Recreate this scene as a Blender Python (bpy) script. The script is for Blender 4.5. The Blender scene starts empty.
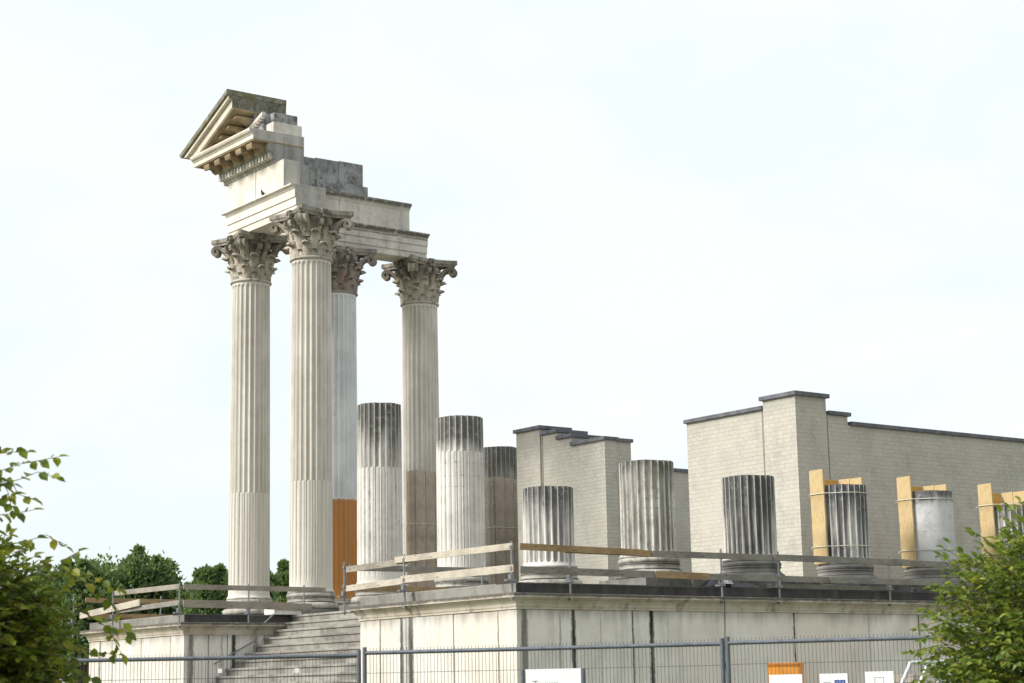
import bpy, math, random
from math import sin, cos, pi, radians, sqrt, atan2, hypot
from mathutils import Vector, Matrix, noise
random.seed(7)
# ------------------------------------------------------------------ camera, sky, sun, exposure
S = bpy.context.scene
COL = S.collection
cd = bpy.data.cameras.new('camera'); cam = bpy.data.objects.new('camera', cd); COL.objects.link(cam)
CP = Vector((36.2616, -24.4487, 1.65)); yaw, pit, rol = -0.92644, 0.18474, -0.01906
Fw = Vector((sin(yaw)*cos(pit), cos(yaw)*cos(pit), sin(pit))); Rt = Vector((cos(yaw), -sin(yaw), 0)); Up = Rt.cross(Fw)
R2 = Rt*cos(rol) + Up*sin(rol); U2 = -Rt*sin(rol) + Up*cos(rol)
M = Matrix((R2, U2, -Fw)).transposed().to_4x4(); M.translation = CP
cam.matrix_world = M
cd.sensor_width = 36; cd.lens = 66.13; cd.clip_end = 3000; cd.clip_start = .2
cd.dof.use_dof = True; cd.dof.focus_distance = 42; cd.dof.aperture_fstop = 7
S.camera = cam
SUN_EL, SUN_AZ = radians(35), atan2(-.30, -1.0)          # horizontal direction towards the sun (x=-.30, y=-1)
W = bpy.data.worlds.new('World'); S.world = W; W.use_nodes = True
nt = W.node_tree; nt.nodes.clear()
def N(nt, t, **k):
    n = nt.nodes.new(t)
    for a, b in k.items():
        if a == 'inp':
            for i, v in b.items(): n.inputs[i].default_value = v
        else: setattr(n, a, b)
    return n
out = N(nt, 'ShaderNodeOutputWorld')
sky = N(nt, 'ShaderNodeTexSky', sky_type='NISHITA', sun_disc=False, sun_elevation=SUN_EL, sun_rotation=SUN_AZ, air_density=1.2, dust_density=3)
skb = N(nt, 'ShaderNodeBackground', inp={1: .07}); nt.links.new(sky.outputs[0], skb.inputs[0])
tc = N(nt, 'ShaderNodeTexCoord'); mp = N(nt, 'ShaderNodeMapping', inp={3: (1, 1, 2.2)})
nt.links.new(tc.outputs['Generated'], mp.inputs[0])
cn = N(nt, 'ShaderNodeTexNoise', inp={'Scale': 5.5, 'Detail': 6, 'Roughness': .55, 'Distortion': .3}); nt.links.new(mp.outputs[0], cn.inputs[0])
cr = N(nt, 'ShaderNodeValToRGB'); nt.links.new(cn.outputs[0], cr.inputs[0])
e = cr.color_ramp.elements; e[0].position = .42; e[0].color = (.60, .65, .66, 1); e[1].position = .62; e[1].color = (.655, .67, .67, 1)
clb = N(nt, 'ShaderNodeBackground', inp={1: .97}); nt.links.new(cr.outputs[0], clb.inputs[0])
mx = N(nt, 'ShaderNodeMixShader', inp={0: .93}); nt.links.new(skb.outputs[0], mx.inputs[1]); nt.links.new(clb.outputs[0], mx.inputs[2])
nt.links.new(mx.outputs[0], out.inputs[0])
sd = bpy.data.lights.new('sun', 'SUN'); sun = bpy.data.objects.new('sun', sd); COL.objects.link(sun)
sd.energy = 2.9; sd.angle = radians(17); sd.color = (1, .96, .90)
ds = Vector((sin(SUN_AZ)*cos(SUN_EL), cos(SUN_AZ)*cos(SUN_EL), sin(SUN_EL)))
sun.rotation_euler = ds.to_track_quat('Z', 'Y').to_euler()
S.view_settings.view_transform = 'Standard'; S.view_settings.look = 'None'; S.view_settings.gamma = 1
S.view_settings.exposure = .72; S.view_settings.use_curve_mapping = False

# ------------------------------------------------------------------ material helpers
def newmat(name, rough=.85, spec=.3):
    m = bpy.data.materials.new(name); m.use_nodes = True; t = m.node_tree
    b = t.nodes['Principled BSDF']; b.inputs['Roughness'].default_value = rough; b.inputs['Specular IOR Level'].default_value = spec
    return m, t, b
def mixc(t, f, a, b, mode='MIX'):
    n = t.nodes.new('ShaderNodeMix'); n.data_type = 'RGBA'; n.blend_type = mode
    for i, v in ((0, f), (6, a), (7, b)):
        if isinstance(v, (int, float)): n.inputs[i].default_value = v
        elif isinstance(v, tuple): n.inputs[i].default_value = (*v, 1)
        else: t.links.new(v, n.inputs[i])
    return n.outputs[2]
def math_(t, op, a, b=None, c=None, clamp=False):
    n = t.nodes.new('ShaderNodeMath'); n.operation = op; n.use_clamp = clamp
    for i, v in enumerate((a, b, c)):
        if v is None: continue
        if isinstance(v, (int, float)): n.inputs[i].default_value = v
        else: t.links.new(v, n.inputs[i])
    return n.outputs[0]
def rng(t, v, a, b, c=0., d=1.):
    n = t.nodes.new('ShaderNodeMapRange'); n.interpolation_type = 'SMOOTHSTEP'
    t.links.new(v, n.inputs[0])
    for i, x in enumerate((a, b, c, d)): n.inputs[i+1].default_value = x
    return n.outputs[0]
def nz(t, vec, scale, detail=5, rough=.6, sc=(1, 1, 1)):
    m = N(t, 'ShaderNodeMapping', inp={3: sc}); t.links.new(vec, m.inputs[0])
    n = N(t, 'ShaderNodeTexNoise', inp={'Scale': scale, 'Detail': detail, 'Roughness': rough}); t.links.new(m.outputs[0], n.inputs[0])
    return n.outputs[0]
def wpos(t):
    return N(t, 'ShaderNodeNewGeometry').outputs['Position']
def sepz(t, v):
    s = N(t, 'ShaderNodeSeparateXYZ'); t.links.new(v, s.inputs[0]); return s.outputs
def bump(t, b, h, st=.4, d=.02):
    n = N(t, 'ShaderNodeBump', inp={'Strength': st, 'Distance': d}); t.links.new(h, n.inputs['Height']); t.links.new(n.outputs[0], b.inputs['Normal'])

def stone(name, base=(.56, .52, .44), alt=(.46, .41, .33), dark=(.055, .055, .05), amt=.35, top=None, moss=0, rust=0, groove=0, rings=(), streak=1.0, lower=None, xg=None, blot=None, ring_n=(.42, .62, .8)):
    """weathered limestone. top=(z0,z1): black lichen fades in between those heights; groove: flutes darkened, black dirt on stumps, dirt plus painted shade on tall shafts"""
    m, t, b = newmat(name); P = wpos(t); z = sepz(t, P)[2]
    n1 = nz(t, P, 1.3, 5); n2 = nz(t, P, 9, 6, .7); n3 = nz(t, P, 3.2, 5, .65, (1, 1, .13)); n4 = nz(t, P, 38, 3, .6)
    c = mixc(t, rng(t, n1, .35, .68), base, alt)
    c = mixc(t, rng(t, n2, .55, .75, 0, .35), c, tuple(x*1.25 for x in base))
    if lower:  # lower drum zone of another tone
        zz = math_(t, 'ADD', z, math_(t, 'MULTIPLY', n2, .12))
        c = mixc(t, rng(t, zz, lower[0]+.02, lower[0]+.1, 1, 0), c, mixc(t, rng(t, n3, .35, .7, 0, .6), lower[1], tuple(x*.8 for x in lower[1])))
    dm = math_(t, 'MULTIPLY', rng(t, math_(t, 'ADD', math_(t, 'MULTIPLY', n3, .65*streak), math_(t, 'MULTIPLY', n2, .5)), .56, .78), amt, clamp=True)
    if blot: dm = math_(t, 'MAXIMUM', dm, math_(t, 'MULTIPLY', rng(t, nz(t, P, blot[0], 5, .75), .50, .62), blot[1]))
    if top:
        zz = math_(t, 'ADD', z, math_(t, 'MULTIPLY', math_(t, 'SUBTRACT', n3, .5), 1.9*(top[1]-top[0])))
        tm = math_(t, 'MULTIPLY', rng(t, zz, top[0], top[1]), rng(t, n2, .22, .52, .55, .97))
        dm = math_(t, 'MAXIMUM', dm, tm)
    for zr, wd in rings:
        q = math_(t, 'ABSOLUTE', math_(t, 'SUBTRACT', math_(t, 'ADD', z, math_(t, 'MULTIPLY', n1, .05)), zr+.025))
        dm = math_(t, 'MAXIMUM', dm, math_(t, 'MULTIPLY', rng(t, q, wd*.3, wd, 1, 0), rng(t, n2, ring_n[0], ring_n[1], 0, ring_n[2])))
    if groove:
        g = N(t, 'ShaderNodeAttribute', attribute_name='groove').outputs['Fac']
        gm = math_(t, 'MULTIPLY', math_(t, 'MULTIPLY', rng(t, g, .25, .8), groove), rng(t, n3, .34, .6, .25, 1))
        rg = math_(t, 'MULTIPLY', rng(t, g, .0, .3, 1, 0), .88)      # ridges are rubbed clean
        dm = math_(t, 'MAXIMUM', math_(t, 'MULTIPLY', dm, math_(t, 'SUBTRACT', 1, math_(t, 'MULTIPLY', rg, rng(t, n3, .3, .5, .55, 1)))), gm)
    c = mixc(t, dm, c, mixc(t, n4, dark, tuple(x*2.2 for x in dark)))
    if moss:
        up = math_(t, 'MULTIPLY', rng(t, nz(t, P, 5, 5), .46, .6), moss)
        c = mixc(t, up, c, mixc(t, n4, (.10, .095, .025), (.17, .14, .03)))
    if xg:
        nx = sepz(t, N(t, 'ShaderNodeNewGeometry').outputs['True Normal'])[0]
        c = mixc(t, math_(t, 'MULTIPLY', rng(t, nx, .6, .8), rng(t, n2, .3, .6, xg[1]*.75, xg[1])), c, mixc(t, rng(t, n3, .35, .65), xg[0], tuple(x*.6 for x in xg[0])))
    if rust:
        c = mixc(t, math_(t, 'MULTIPLY', rng(t, nz(t, P, 4.0, 4), .5, .62), rust), c, (.30, .10, .05))
    t.links.new(c, b.inputs['Base Color'])
    bump(t, b, math_(t, 'ADD', n2, math_(t, 'MULTIPLY', n4, .5)), .5, .015)
    return m

def wood(name, c1, c2, ax=(1, 1, 8), rough=.75):
    m, t, b = newmat(name, rough, .2)
    tcn = N(t, 'ShaderNodeTexCoord').outputs['Object']
    g = nz(t, tcn, 6, 6, .7, ax); g2 = nz(t, tcn, 1.6, 3, .5); g3 = nz(t, tcn, 40, 4, .6, ax)
    c = mixc(t, rng(t, g, .3, .7), c1, c2); c = mixc(t, rng(t, g2, .42, .68, 0, .55), c, tuple(x*.6 for x in c2))
    c = mixc(t, rng(t, g3, .5, .7, 0, .35), c, tuple(x*.5 for x in c2))
    kn = nz(t, tcn, 5.5, 2, .4, (ax[0]*.8, ax[1]*.8, max(1, ax[2]*.35))); c = mixc(t, rng(t, kn, .68, .74, 0, .7), c, tuple(x*.35 for x in c2))
    t.links.new(c, b.inputs['Base Color']); bump(t, b, g3, .3, .004)
    return m

def plain(name, col, rough=.5, metal=0, var=.15, sc=6):
    m, t, b = newmat(name, rough); b.inputs['Metallic'].default_value = metal
    n = nz(t, wpos(t), sc, 5, .6)
    t.links.new(mixc(t, rng(t, n, .3, .7), tuple(x*(1-var) for x in col), tuple(x*(1+var) for x in col)), b.inputs['Base Color'])
    return m

# ------------------------------------------------------------------ mesh helpers
class MB:
    def __init__(s): s.v = []; s.f = []; s.sm = []; s.at = None
    def add(s, v, f, smooth=False):
        o = len(s.v); s.v += [tuple(p) for p in v]; s.f += [tuple(i+o for i in q) for q in f]; s.sm += [smooth]*len(f); return s
    def box(s, a, b, bev=0):
        x0, y0, z0 = a; x1, y1, z1 = b
        s.add([(x0,y0,z0),(x1,y0,z0),(x1,y1,z0),(x0,y1,z0),(x0,y0,z1),(x1,y0,z1),(x1,y1,z1),(x0,y1,z1)],
              [(0,3,2,1),(4,5,6,7),(0,1,5,4),(1,2,6,5),(2,3,7,6),(3,0,4,7)]); return s
    def prism(s, prof, ax, a0, a1):
        """prof: 2-D polygon; ax='x': prof=(y,z); ax='y': prof=(x,z); ax='z': prof=(x,y)"""
        def P(p, a): return {'x': (a, p[0], p[1]), 'y': (p[0], a, p[1]), 'z': (p[0], p[1], a)}[ax]
        n = len(prof); v = [P(p, a0) for p in prof] + [P(p, a1) for p in prof]
        f = [(i, (i+1) % n, (i+1) % n+n, i+n) for i in range(n)] + [tuple(range(n))[::-1], tuple(range(n, 2*n))]
        s.add(v, f); return s
    def tube(s, a, b, r, n=10, r2=None, caps=True):
        a = Vector(a); b = Vector(b); d = (b-a).normalized(); u = d.orthogonal().normalized(); w = d.cross(u); r2 = r if r2 is None else r2
        v = [a+(u*cos(2*pi*i/n)+w*sin(2*pi*i/n))*r for i in range(n)] + [b+(u*cos(2*pi*i/n)+w*sin(2*pi*i/n))*r2 for i in range(n)]
        s.add(v, [(i, (i+1) % n, (i+1) % n+n, i+n) for i in range(n)], True)
        if caps: s.add(v, [tuple(range(n))[::-1], tuple(range(n, 2*n))])
        return s
    def path(s, pts, rs, n=6):
        for i in range(len(pts)-1): s.tube(pts[i], pts[i+1], rs[i], n, rs[i+1])
        return s
    def lathe(s, prof, n=48, c=(0, 0)):
        v = [(c[0]+r*cos(2*pi*i/n), c[1]+r*sin(2*pi*i/n), z) for r, z in prof for i in range(n)]
        f = [(k*n+i, k*n+(i+1) % n, (k+1)*n+(i+1) % n, (k+1)*n+i) for k in range(len(prof)-1) for i in range(n)]
        s.add(v, f, True); s.add(v[:n], [tuple(range(n))[::-1]]); s.add(v[-n:], [tuple(range(n))]); return s
    def build(s, name, mat, parent=None, bevel=0, loc=None):
        me = bpy.data.meshes.new(name); me.from_pydata(s.v, [], s.f); me.validate(); me.update()
        if len(me.polygons) == len(s.sm): me.polygons.foreach_set('use_smooth', s.sm)
        me.materials.append(mat)
        o = bpy.data.objects.new(name, me); COL.objects.link(o)
        if parent: o.parent = parent
        if loc: o.location = loc
        if bevel:
            b = o.modifiers.new('bevel', 'BEVEL'); b.width = bevel; b.segments = 2; b.limit_method = 'ANGLE'; b.angle_limit = radians(40)
        return o
def thing(name, label, cat, loc=(0, 0, 0), rz=0, group=None):
    o = bpy.data.objects.new(name, None); COL.objects.link(o); o.location = loc; o.rotation_euler = (0, 0, rz); o.empty_display_size = .2
    return tag(o, label, cat, group)
def tag(o, label, cat, group=None):
    o['label'] = label; o['category'] = cat
    if group: o['group'] = group
    return o
def struct(name, mb, mat, **k):
    o = mb.build(name, mat, **k); o['kind'] = 'structure'; return o

# ------------------------------------------------------------------ ground
m_ground, t, b = newmat('ground_gravel_grass', .95, .1); P = wpos(t)
t.links.new(mixc(t, rng(t, nz(t, P, .25, 6), .42, .58), mixc(t, nz(t, P, 14, 4), (.22, .19, .14), (.34, .30, .24)), mixc(t, nz(t, P, 9, 4), (.05, .09, .025), (.10, .14, .04))), b.inputs['Base Color'])
bump(t, b, nz(t, P, 30, 4), .6, .03)
g = MB(); g.add([(-1500,-1500,0),(1500,-1500,0),(1500,1500,0),(-1500,1500,0)], [(0,1,2,3)]); struct('ground', g, m_ground)

# ------------------------------------------------------------------ podium
ZC, ZT = 3.13, 3.61; PX, KX, PY = 9.08, 3.84, -4.04
def wallmat(name, axis, stains, base=(.60, .575, .51)):
    m, t, b = newmat(name, .85); P = wpos(t); s = sepz(t, P); co = s[0] if axis == 'x' else s[1]; z = s[2]
    n1 = nz(t, P, 1.0, 5); n2 = nz(t, P, 8, 6, .7); n3 = nz(t, P, 4, 5, .65, (1, 1, .1)); n4 = nz(t, P, 45, 3)
    # slab tone: each slab about 1.25 m wide
    wn = N(t, 'ShaderNodeTexWhiteNoise', noise_dimensions='1D'); t.links.new(math_(t, 'FLOOR', math_(t, 'MULTIPLY', co, .8)), wn.inputs['W'])
    c = mixc(t, rng(t, n1, .4, .7), base, tuple(x*.80 for x in base))
    c = mixc(t, math_(t, 'MULTIPLY', wn.outputs[0], .5), c, tuple(x*y for x, y in zip(base, (.92, .83, .74))))
    c = mixc(t, rng(t, nz(t, P, 1.7, 4, .6, (1, 1, .6)), .55, .66, 0, .45), c, (.70, .71, .715))
    c = mixc(t, rng(t, n3, .5, .72, 0, .3), c, (.36, .33, .28))
    d = None
    for x, w, st in stains:
        wob = math_(t, 'ADD', math_(t, 'SUBTRACT', co, x), math_(t, 'MULTIPLY', math_(t, 'SUBTRACT', n2, .5), .10))
        q = math_(t, 'MULTIPLY', rng(t, math_(t, 'ABSOLUTE', wob), w*.35, w, 1, 0), rng(t, n3, .3, .55, st*.55, st))
        d = q if d is None else math_(t, 'MAXIMUM', d, q)
    # drip line just below the cornice
    q = math_(t, 'MULTIPLY', rng(t, math_(t, 'ADD', z, math_(t, 'MULTIPLY', n3, .5)), 3.12, 3.5), .55); d = math_(t, 'MAXIMUM', d, q)
    c = mixc(t, d, c, (.05, .05, .04))
    t.links.new(c, b.inputs['Base Color']); bump(t, b, math_(t, 'ADD', n2, n4), .3, .01)
    return m
m_wf = wallmat('podium_front_stone', 'x', [(4.57, .03, .5), (5.34, .08, .95), (5.66, .13, 1.0), (5.5, .16, .35), (8.51, .03, .5), (-8.44, .06, .6), (-7.75, .03, .5), (-4.55, .03, .6)], (.66, .635, .59))
m_ws = wallmat('podium_side_stone', 'y', [(-3.86, .10, .8), (-2.74, .075, 1.), (-2.1, .02, .5), (-1.32, .03, .8), (-.86, .075, 1.), (-.45, .02, .3), (2.92, .035, .9), (5.1, .03, .3), (6.64, .04, .6), (-3.05, .03, .5)], (.74, .70, .65))
m_corn = stone('cornice_stone', (.54, .50, .43), (.43, .37, .29), amt=.75, top=(3.33, 3.38), streak=1, dark=(.06, .055, .048))
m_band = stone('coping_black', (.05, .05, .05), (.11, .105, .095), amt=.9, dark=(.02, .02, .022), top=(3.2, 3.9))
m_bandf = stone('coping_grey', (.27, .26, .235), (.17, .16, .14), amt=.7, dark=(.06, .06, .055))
m_step = stone('step_stone', (.32, .305, .27), (.18, .17, .15), amt=1, dark=(.07, .065, .055), streak=.6, blot=(1.8, .55))
m_floor = stone('floor_stone', (.42, .40, .35), (.32, .30, .26), amt=.5)
pod = thing('stone_podium', 'long pale stone podium with blackened coping carrying the column stumps', 'podium', (0, 0, 0))
BK = 26.0
w = MB(); w.box((-PX+.05, -.9, 0), (PX-.05, BK, ZT-.30)); w.box((KX+.05, PY+.05, 0), (PX-.05, -.9, ZT-.30)); w.box((-PX+.05, PY+.05, 0), (-KX-.05, -.9, ZT-.30)); w.build('core', m_floor, pod)
def slabwall(axis, fixed, a0, a1, cuts, mat, sgn, name='wall'):
    """facing slabs with narrow open joints at cuts; outer face at fixed, sgn outward"""
    mb = MB(); cs = [a0]+sorted(cuts)+[a1]
    for i in range(len(cs)-1):
        p, q = cs[i]+(.012 if i else 0), cs[i+1]-(.012 if i < len(cs)-2 else 0); off = random.uniform(-.006, .004)
        lo, hi = sorted((fixed+off*sgn, fixed-.10*sgn))
        if axis == 'x': mb.box((p, lo, 0), (q, hi, ZC))
        else: mb.box((lo, p, 0), (hi, q, ZC))
    return mb.build(name, mat, pod, bevel=.006)
slabwall('x', PY, KX, PX, [4.57, 5.5, 7.1, 8.51], m_wf, -1)
slabwall('x', PY, -PX, -KX, [-8.44, -7.7, -6.1, -4.55], m_wf, -1)
slabwall('y', PX, PY+.11, BK, [-2.74, -1.32, -.86, 2.92, 6.64, 8, 9.4, 11, 13, 15, 17, 19, 21, 23], m_ws, 1)
slabwall('y', -KX, PY+.11, -.9, [-3.4, -2.9, -1.9], m_ws, 1)
slabwall('y', KX, PY+.11, -.9, [-3.0, -2.1], m_ws, -1)
slabwall('y', -PX, PY+.11, BK, [-2, 0, 3, 6, 9, 12, 15, 18, 21], m_ws, -1)
# cornice moulding profile (o = outward, z)
cp = [(-.05, ZC+.001), (.02, ZC+.001), (.02, ZC+.03), (.035, ZC+.05), (.05, ZC+.10), (.09, ZC+.155), (.14, ZC+.18), (.14, ZC+.20), (.185, ZC+.205), (.19, ZC+.27), (.17, ZC+.285), (-.05, ZC+.30)]
def run(prof, pts, closed=False):
    """sweep profile (o,z) along plan polyline pts, outward = right-hand side of travel, mitred"""
    mb = MB(); n = len(pts); rows = []
    for i, p in enumerate(pts):
        p = Vector(p)
        d0 = (p-Vector(pts[i-1])).normalized() if i > 0 else None; d1 = (Vector(pts[i+1])-p).normalized() if i < n-1 else None
        d0 = d0 or d1; d1 = d1 or d0
        n0 = Vector((d0.y, -d0.x)); n1 = Vector((d1.y, -d1.x)); m_ = (n0+n1); m_ = m_/(m_.dot(n0))
        rows.append([(p.x+m_.x*o, p.y+m_.y*o, z) for o, z in prof])
    k = len(prof); v = [q for r in rows for q in r]
    f = [(i*k+j, i*k+(j+1) % k, (i+1)*k+(j+1) % k, (i+1)*k+j) for i in range(n-1) for j in range(k)]
    f += [tuple(range(k)), tuple((n-1)*k+j for j in range(k))[::-1]]
    mb.add(v, f); return mb
near = [(KX, -.9), (KX, PY), (PX, PY), (PX, BK)]
far = [(-PX, BK), (-PX, PY), (-KX, PY), (-KX, -.9)]
run(cp, near).build('cornice', m_corn, pod)
run(cp, far).build('cornice', m_corn, pod)
cb = [(-.6, ZC+.302), (.0, ZC+.302), (.0, ZT-.02), (-.02, ZT), (-.6, ZT)]
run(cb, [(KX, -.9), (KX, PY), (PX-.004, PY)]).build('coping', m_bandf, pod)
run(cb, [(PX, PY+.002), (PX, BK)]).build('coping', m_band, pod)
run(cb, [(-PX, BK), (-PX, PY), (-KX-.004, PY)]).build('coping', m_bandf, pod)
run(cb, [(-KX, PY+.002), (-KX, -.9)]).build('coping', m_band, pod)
fl = MB(); fl.box((-PX+.61, -.9, ZT-.29), (PX-.61, BK-.1, ZT-.006)); fl.box((KX+.61, PY+.61, ZT-.29), (PX-.61, -.902, ZT-.006)); fl.box((-PX+.61, PY+.61, ZT-.29), (-KX-.61, -.902, ZT-.006)); fl.build('floor', m_floor, pod)
# staircase: one part, treads with rounded worn nosings
st = MB(); NS = 20; rise = ZT/NS; tread = .255
for i in range(NS):
    zt = ZT-rise*i-.003; y1 = -.9-tread*i
    st.box((-KX-.0+.02, y1-tread-.0, 0 if i % 4 == 3 else max(0, zt-.5)), (KX-.02 if y1-tread > PY-.2 else KX-.02, y1+.015, zt))
    st.box((-KX+.02, y1-tread-.03, zt-.055), (KX-.02, y1-tread+.001, zt-.002))
st.box((-KX+.03, -.9-tread*NS, 0), (KX-.03, -.9, .15))
st.build('staircase', m_step, pod, bevel=.008)

# ------------------------------------------------------------------ columns
D2 = .545; ZB, ZH, ZCAP = 4.24, 12.76, 14.03
def rad(z): 
    tt = max(0, (z-ZB)/(ZH-ZB)); return D2*(1-.062*tt**1.6)
def shaft_mesh(mat, z1, fluted=True, broken=True, cable=True, botz=ZB):
    """fluted shaft from ZB up to z1 (world heights); lower third cabled when cable"""
    NF, K = 24, 8; n = NF*K; ZCB = 7.0
    lv = [ZB, ZB+.03, ZB+.06, ZB+.09]
    z = ZB+.09
    while z < z1-.02:
        nearedge = (cable and abs(z-ZCB) < .14) or (not cable and z < ZB+.3) or (z1 > 12 and z > z1-.35)
        z += .02 if nearedge else .30 if not (cable and ZCB-.45 < z < ZCB-.14) else .1
        if cable and z < ZCB-.14 < z+.3 and not nearedge: pass
        lv.append(min(z, z1))
    if lv[-1] < z1: lv.append(z1)
    verts, gr = [], []
    for li, z in enumerate(lv):
        R = rad(z) + (.045*max(0, 1-(z-ZB)/.09)**2 if z < ZB+.09 else 0)
        for i in range(n):
            a = 2*pi*i/n; u = (i % K)/K                              # 0 = fillet centre
            w = 0
            x = (abs(u-.5)-0)/.40                                     # flute spans |x|<1
            dep = 0; g_ = 0
            if fluted and abs(x) < 1:
                arc = sqrt(1-x*x); full = .040*arc; rr = .075
                def endfac(dist):                                    # rounded flute end
                    return 1 if dist > rr*(1-arc)+.0 else 0
                if cable and z < ZCB-.0:
                    dd = ZCB-z; c_ = .030-.022*arc
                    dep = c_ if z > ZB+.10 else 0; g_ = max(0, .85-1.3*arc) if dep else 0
                    if dd < .03: dep = c_+(full-c_)*0
                else:
                    lowd = (z-(ZB+.06)) if not cable else 9
                    topd = (z1-.07-z) if z1 > 12 else 9
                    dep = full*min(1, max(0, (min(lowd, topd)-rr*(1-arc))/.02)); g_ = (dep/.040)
            jr = 0
            if broken and z1 < 12 and z > z1-.02: jr = .010*noise.noise(Vector((cos(a)*5, sin(a)*5, z1)))-(.02 if noise.noise(Vector((cos(a)*3.1, sin(a)*3.1, z1*7))) > .42 else 0)
            r = R-dep+jr
            zz = z
            if broken and z1 < 12 and li == len(lv)-1: zz = z+.010*noise.noise(Vector((cos(a)*2.5, sin(a)*2.5, z1*3)))
            verts.append((r*cos(a), r*sin(a), zz)); gr.append(g_)
    L = len(lv); mb = MB()
    f = [(k*n+i, k*n+(i+1) % n, (k+1)*n+(i+1) % n, (k+1)*n+i) for k in range(L-1) for i in range(n)]
    mb.add(verts, f, False)
    # top cap as a slightly uneven broken disc
    o = (L-1)*n; cverts = []
    ring = [((verts[o+i][0]*.6), (verts[o+i][1]*.6), z1+.02*noise.noise(Vector((i*.3, z1, 5)))) for i in range(n)]
    base = len(mb.v); mb.v += ring + [(0, 0, z1)]
    gr += [0]*(n+1)
    ff = [(o+i, o+(i+1) % n, base+(i+1) % n, base+i) for i in range(n)] + [(base+i, base+(i+1) % n, base+n) for i in range(n)]
    mb.f += ff; mb.sm += [False]*len(ff)
    return mb, gr
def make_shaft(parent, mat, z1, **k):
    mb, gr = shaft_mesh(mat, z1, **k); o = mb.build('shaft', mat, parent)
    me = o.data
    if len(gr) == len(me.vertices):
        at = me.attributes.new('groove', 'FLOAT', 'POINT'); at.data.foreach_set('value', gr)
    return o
def arc_pts(cx, cz, r, a0, a1, n=8, sx=1):
    return [(cx+r*sx*cos(radians(a0+(a1-a0)*i/n)), cz+r*sin(radians(a0+(a1-a0)*i/n))) for i in range(n+1)]
def make_base(parent, mat, pmat, plinth=True):
    p = MB(); zf = ZT-.004; p.box((-.71, -.71, zf), (.71, .71, 3.785)); p.build('plinth', pmat, parent, bevel=.012)
    prof = [(.60, 3.787)] + arc_pts(.61, 3.875, .085, -88, 88, 8, 1.0) + [(.61, 3.965), (.60, 3.98)] + \
           arc_pts(.635, 4.025, .055, 250, 110, 6, .9) + [(.60, 4.078), (.60, 4.095)] + arc_pts(.565, 4.145, .052, -85, 85, 8) + [(.575, 4.20), (.59, 4.205), (.59, 4.238), (.50, 4.238)]
    mb = MB(); mb.lathe(prof, 64); return mb.build('base', mat, parent)

# --- Corinthian capital, origin at its foot (z=0), height 1.27
def leaf(mb, ang, z0, h, Wd, r0, flare, curl, lobes=4, droop=.9):
    """acanthus leaf: rises along the bell, rolls outward and its broad tip hangs down"""
    nu, nv = 11, 18; th = .05; V = []
    for side in (0, 1):
        for j in range(nv+1):
            v = j/nv
            if v < .66: k = v/.66; rr = r0+flare*k*k; zz = z0+(h-curl)*k; ang_l = 0
            else:
                q = (v-.66)/.34*pi*droop; rr = r0+flare+curl*(1-cos(q))*.85; zz = z0+h-curl+curl*sin(q)
            wv = Wd*(.80+.30*sin(pi*min(1, v*1.1)))*(1 if v < .82 else 1-.32*((v-.82)/.18)**2)
            for i in range(nu):
                u = i/(nu-1)*2-1; au = abs(u)
                notch = abs(cos(lobes*pi*v*.9)); lob = 1-.30*notch*(au > .7)
                a2 = u*wv*.5*lob/max(rr, .3)
                off = .045*(1-au)+.020*cos(u*pi*5)-.05*au*au-.03*notch*(au > .45)
                rad_ = rr+off-(th*(1-.5*au) if side else 0)
                V.append((rad_*cos(ang+a2), rad_*sin(ang+a2), zz-(.035*au*au if v > .8 else 0)))
    m = nu*(nv+1); F = []
    for j in range(nv):
        for i in range(nu-1):
            a = j*nu+i; F.append((a, a+1, a+nu+1, a+nu)); F.append((m+a+nu, m+a+nu+1, m+a+1, m+a))
        for i0, fl in ((0, 1), (nu-1, 0)):
            a = j*nu+i0; q = (a, a+nu, m+a+nu, m+a); F.append(q if fl else q[::-1])
    for i in range(nu-1):
        a = nv*nu+i; F.append((a, a+1, m+a+1, m+a))
    mb.add(V, F, True)
def ribbon(mb, path, wid, th, ang, taper=1):
    """path in (r,z) plane rotated to ang; ribbon of width wid across, thickness th"""
    ca, sa = cos(ang), sin(ang); n = len(path); V = []
    for k, (r, z) in enumerate(path):
        p0 = path[max(0, k-1)]; p1 = path[min(n-1, k+1)]; d = Vector((p1[0]-p0[0], p1[1]-p0[1])).normalized(); nr = Vector((-d.y, d.x))
        w_ = wid*(1-(1-taper)*k/n)
        for sx, sn in ((-1, -1), (-.6, -1.5), (.6, -1.5), (1, -1), (1, 1), (.5, .4), (-.5, .4), (-1, 1)):
            rr = r+nr.x*sn*th*.5; zz = z+nr.y*sn*th*.5; t_ = sx*w_*.5
            V.append((rr*ca-t_*sa, rr*sa+t_*ca, zz))
    K = 8; F = [(k*K+i, k*K+(i+1) % K, (k+1)*K+(i+1) % K, (k+1)*K+i) for k in range(n-1) for i in range(K)]
    F += [tuple(range(K))[::-1], tuple((n-1)*K+i for i in range(K))]
    mb.add(V, F, False)
def spiral(c, r0, turns, a0, n=26, sgn=-1):
    return [(c[0]+r0*(1-.82*i/n)*cos(a0+sgn*2*pi*turns*i/n), c[1]+r0*(1-.82*i/n)*sin(a0+sgn*2*pi*turns*i/n)) for i in range(n+1)]
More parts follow.
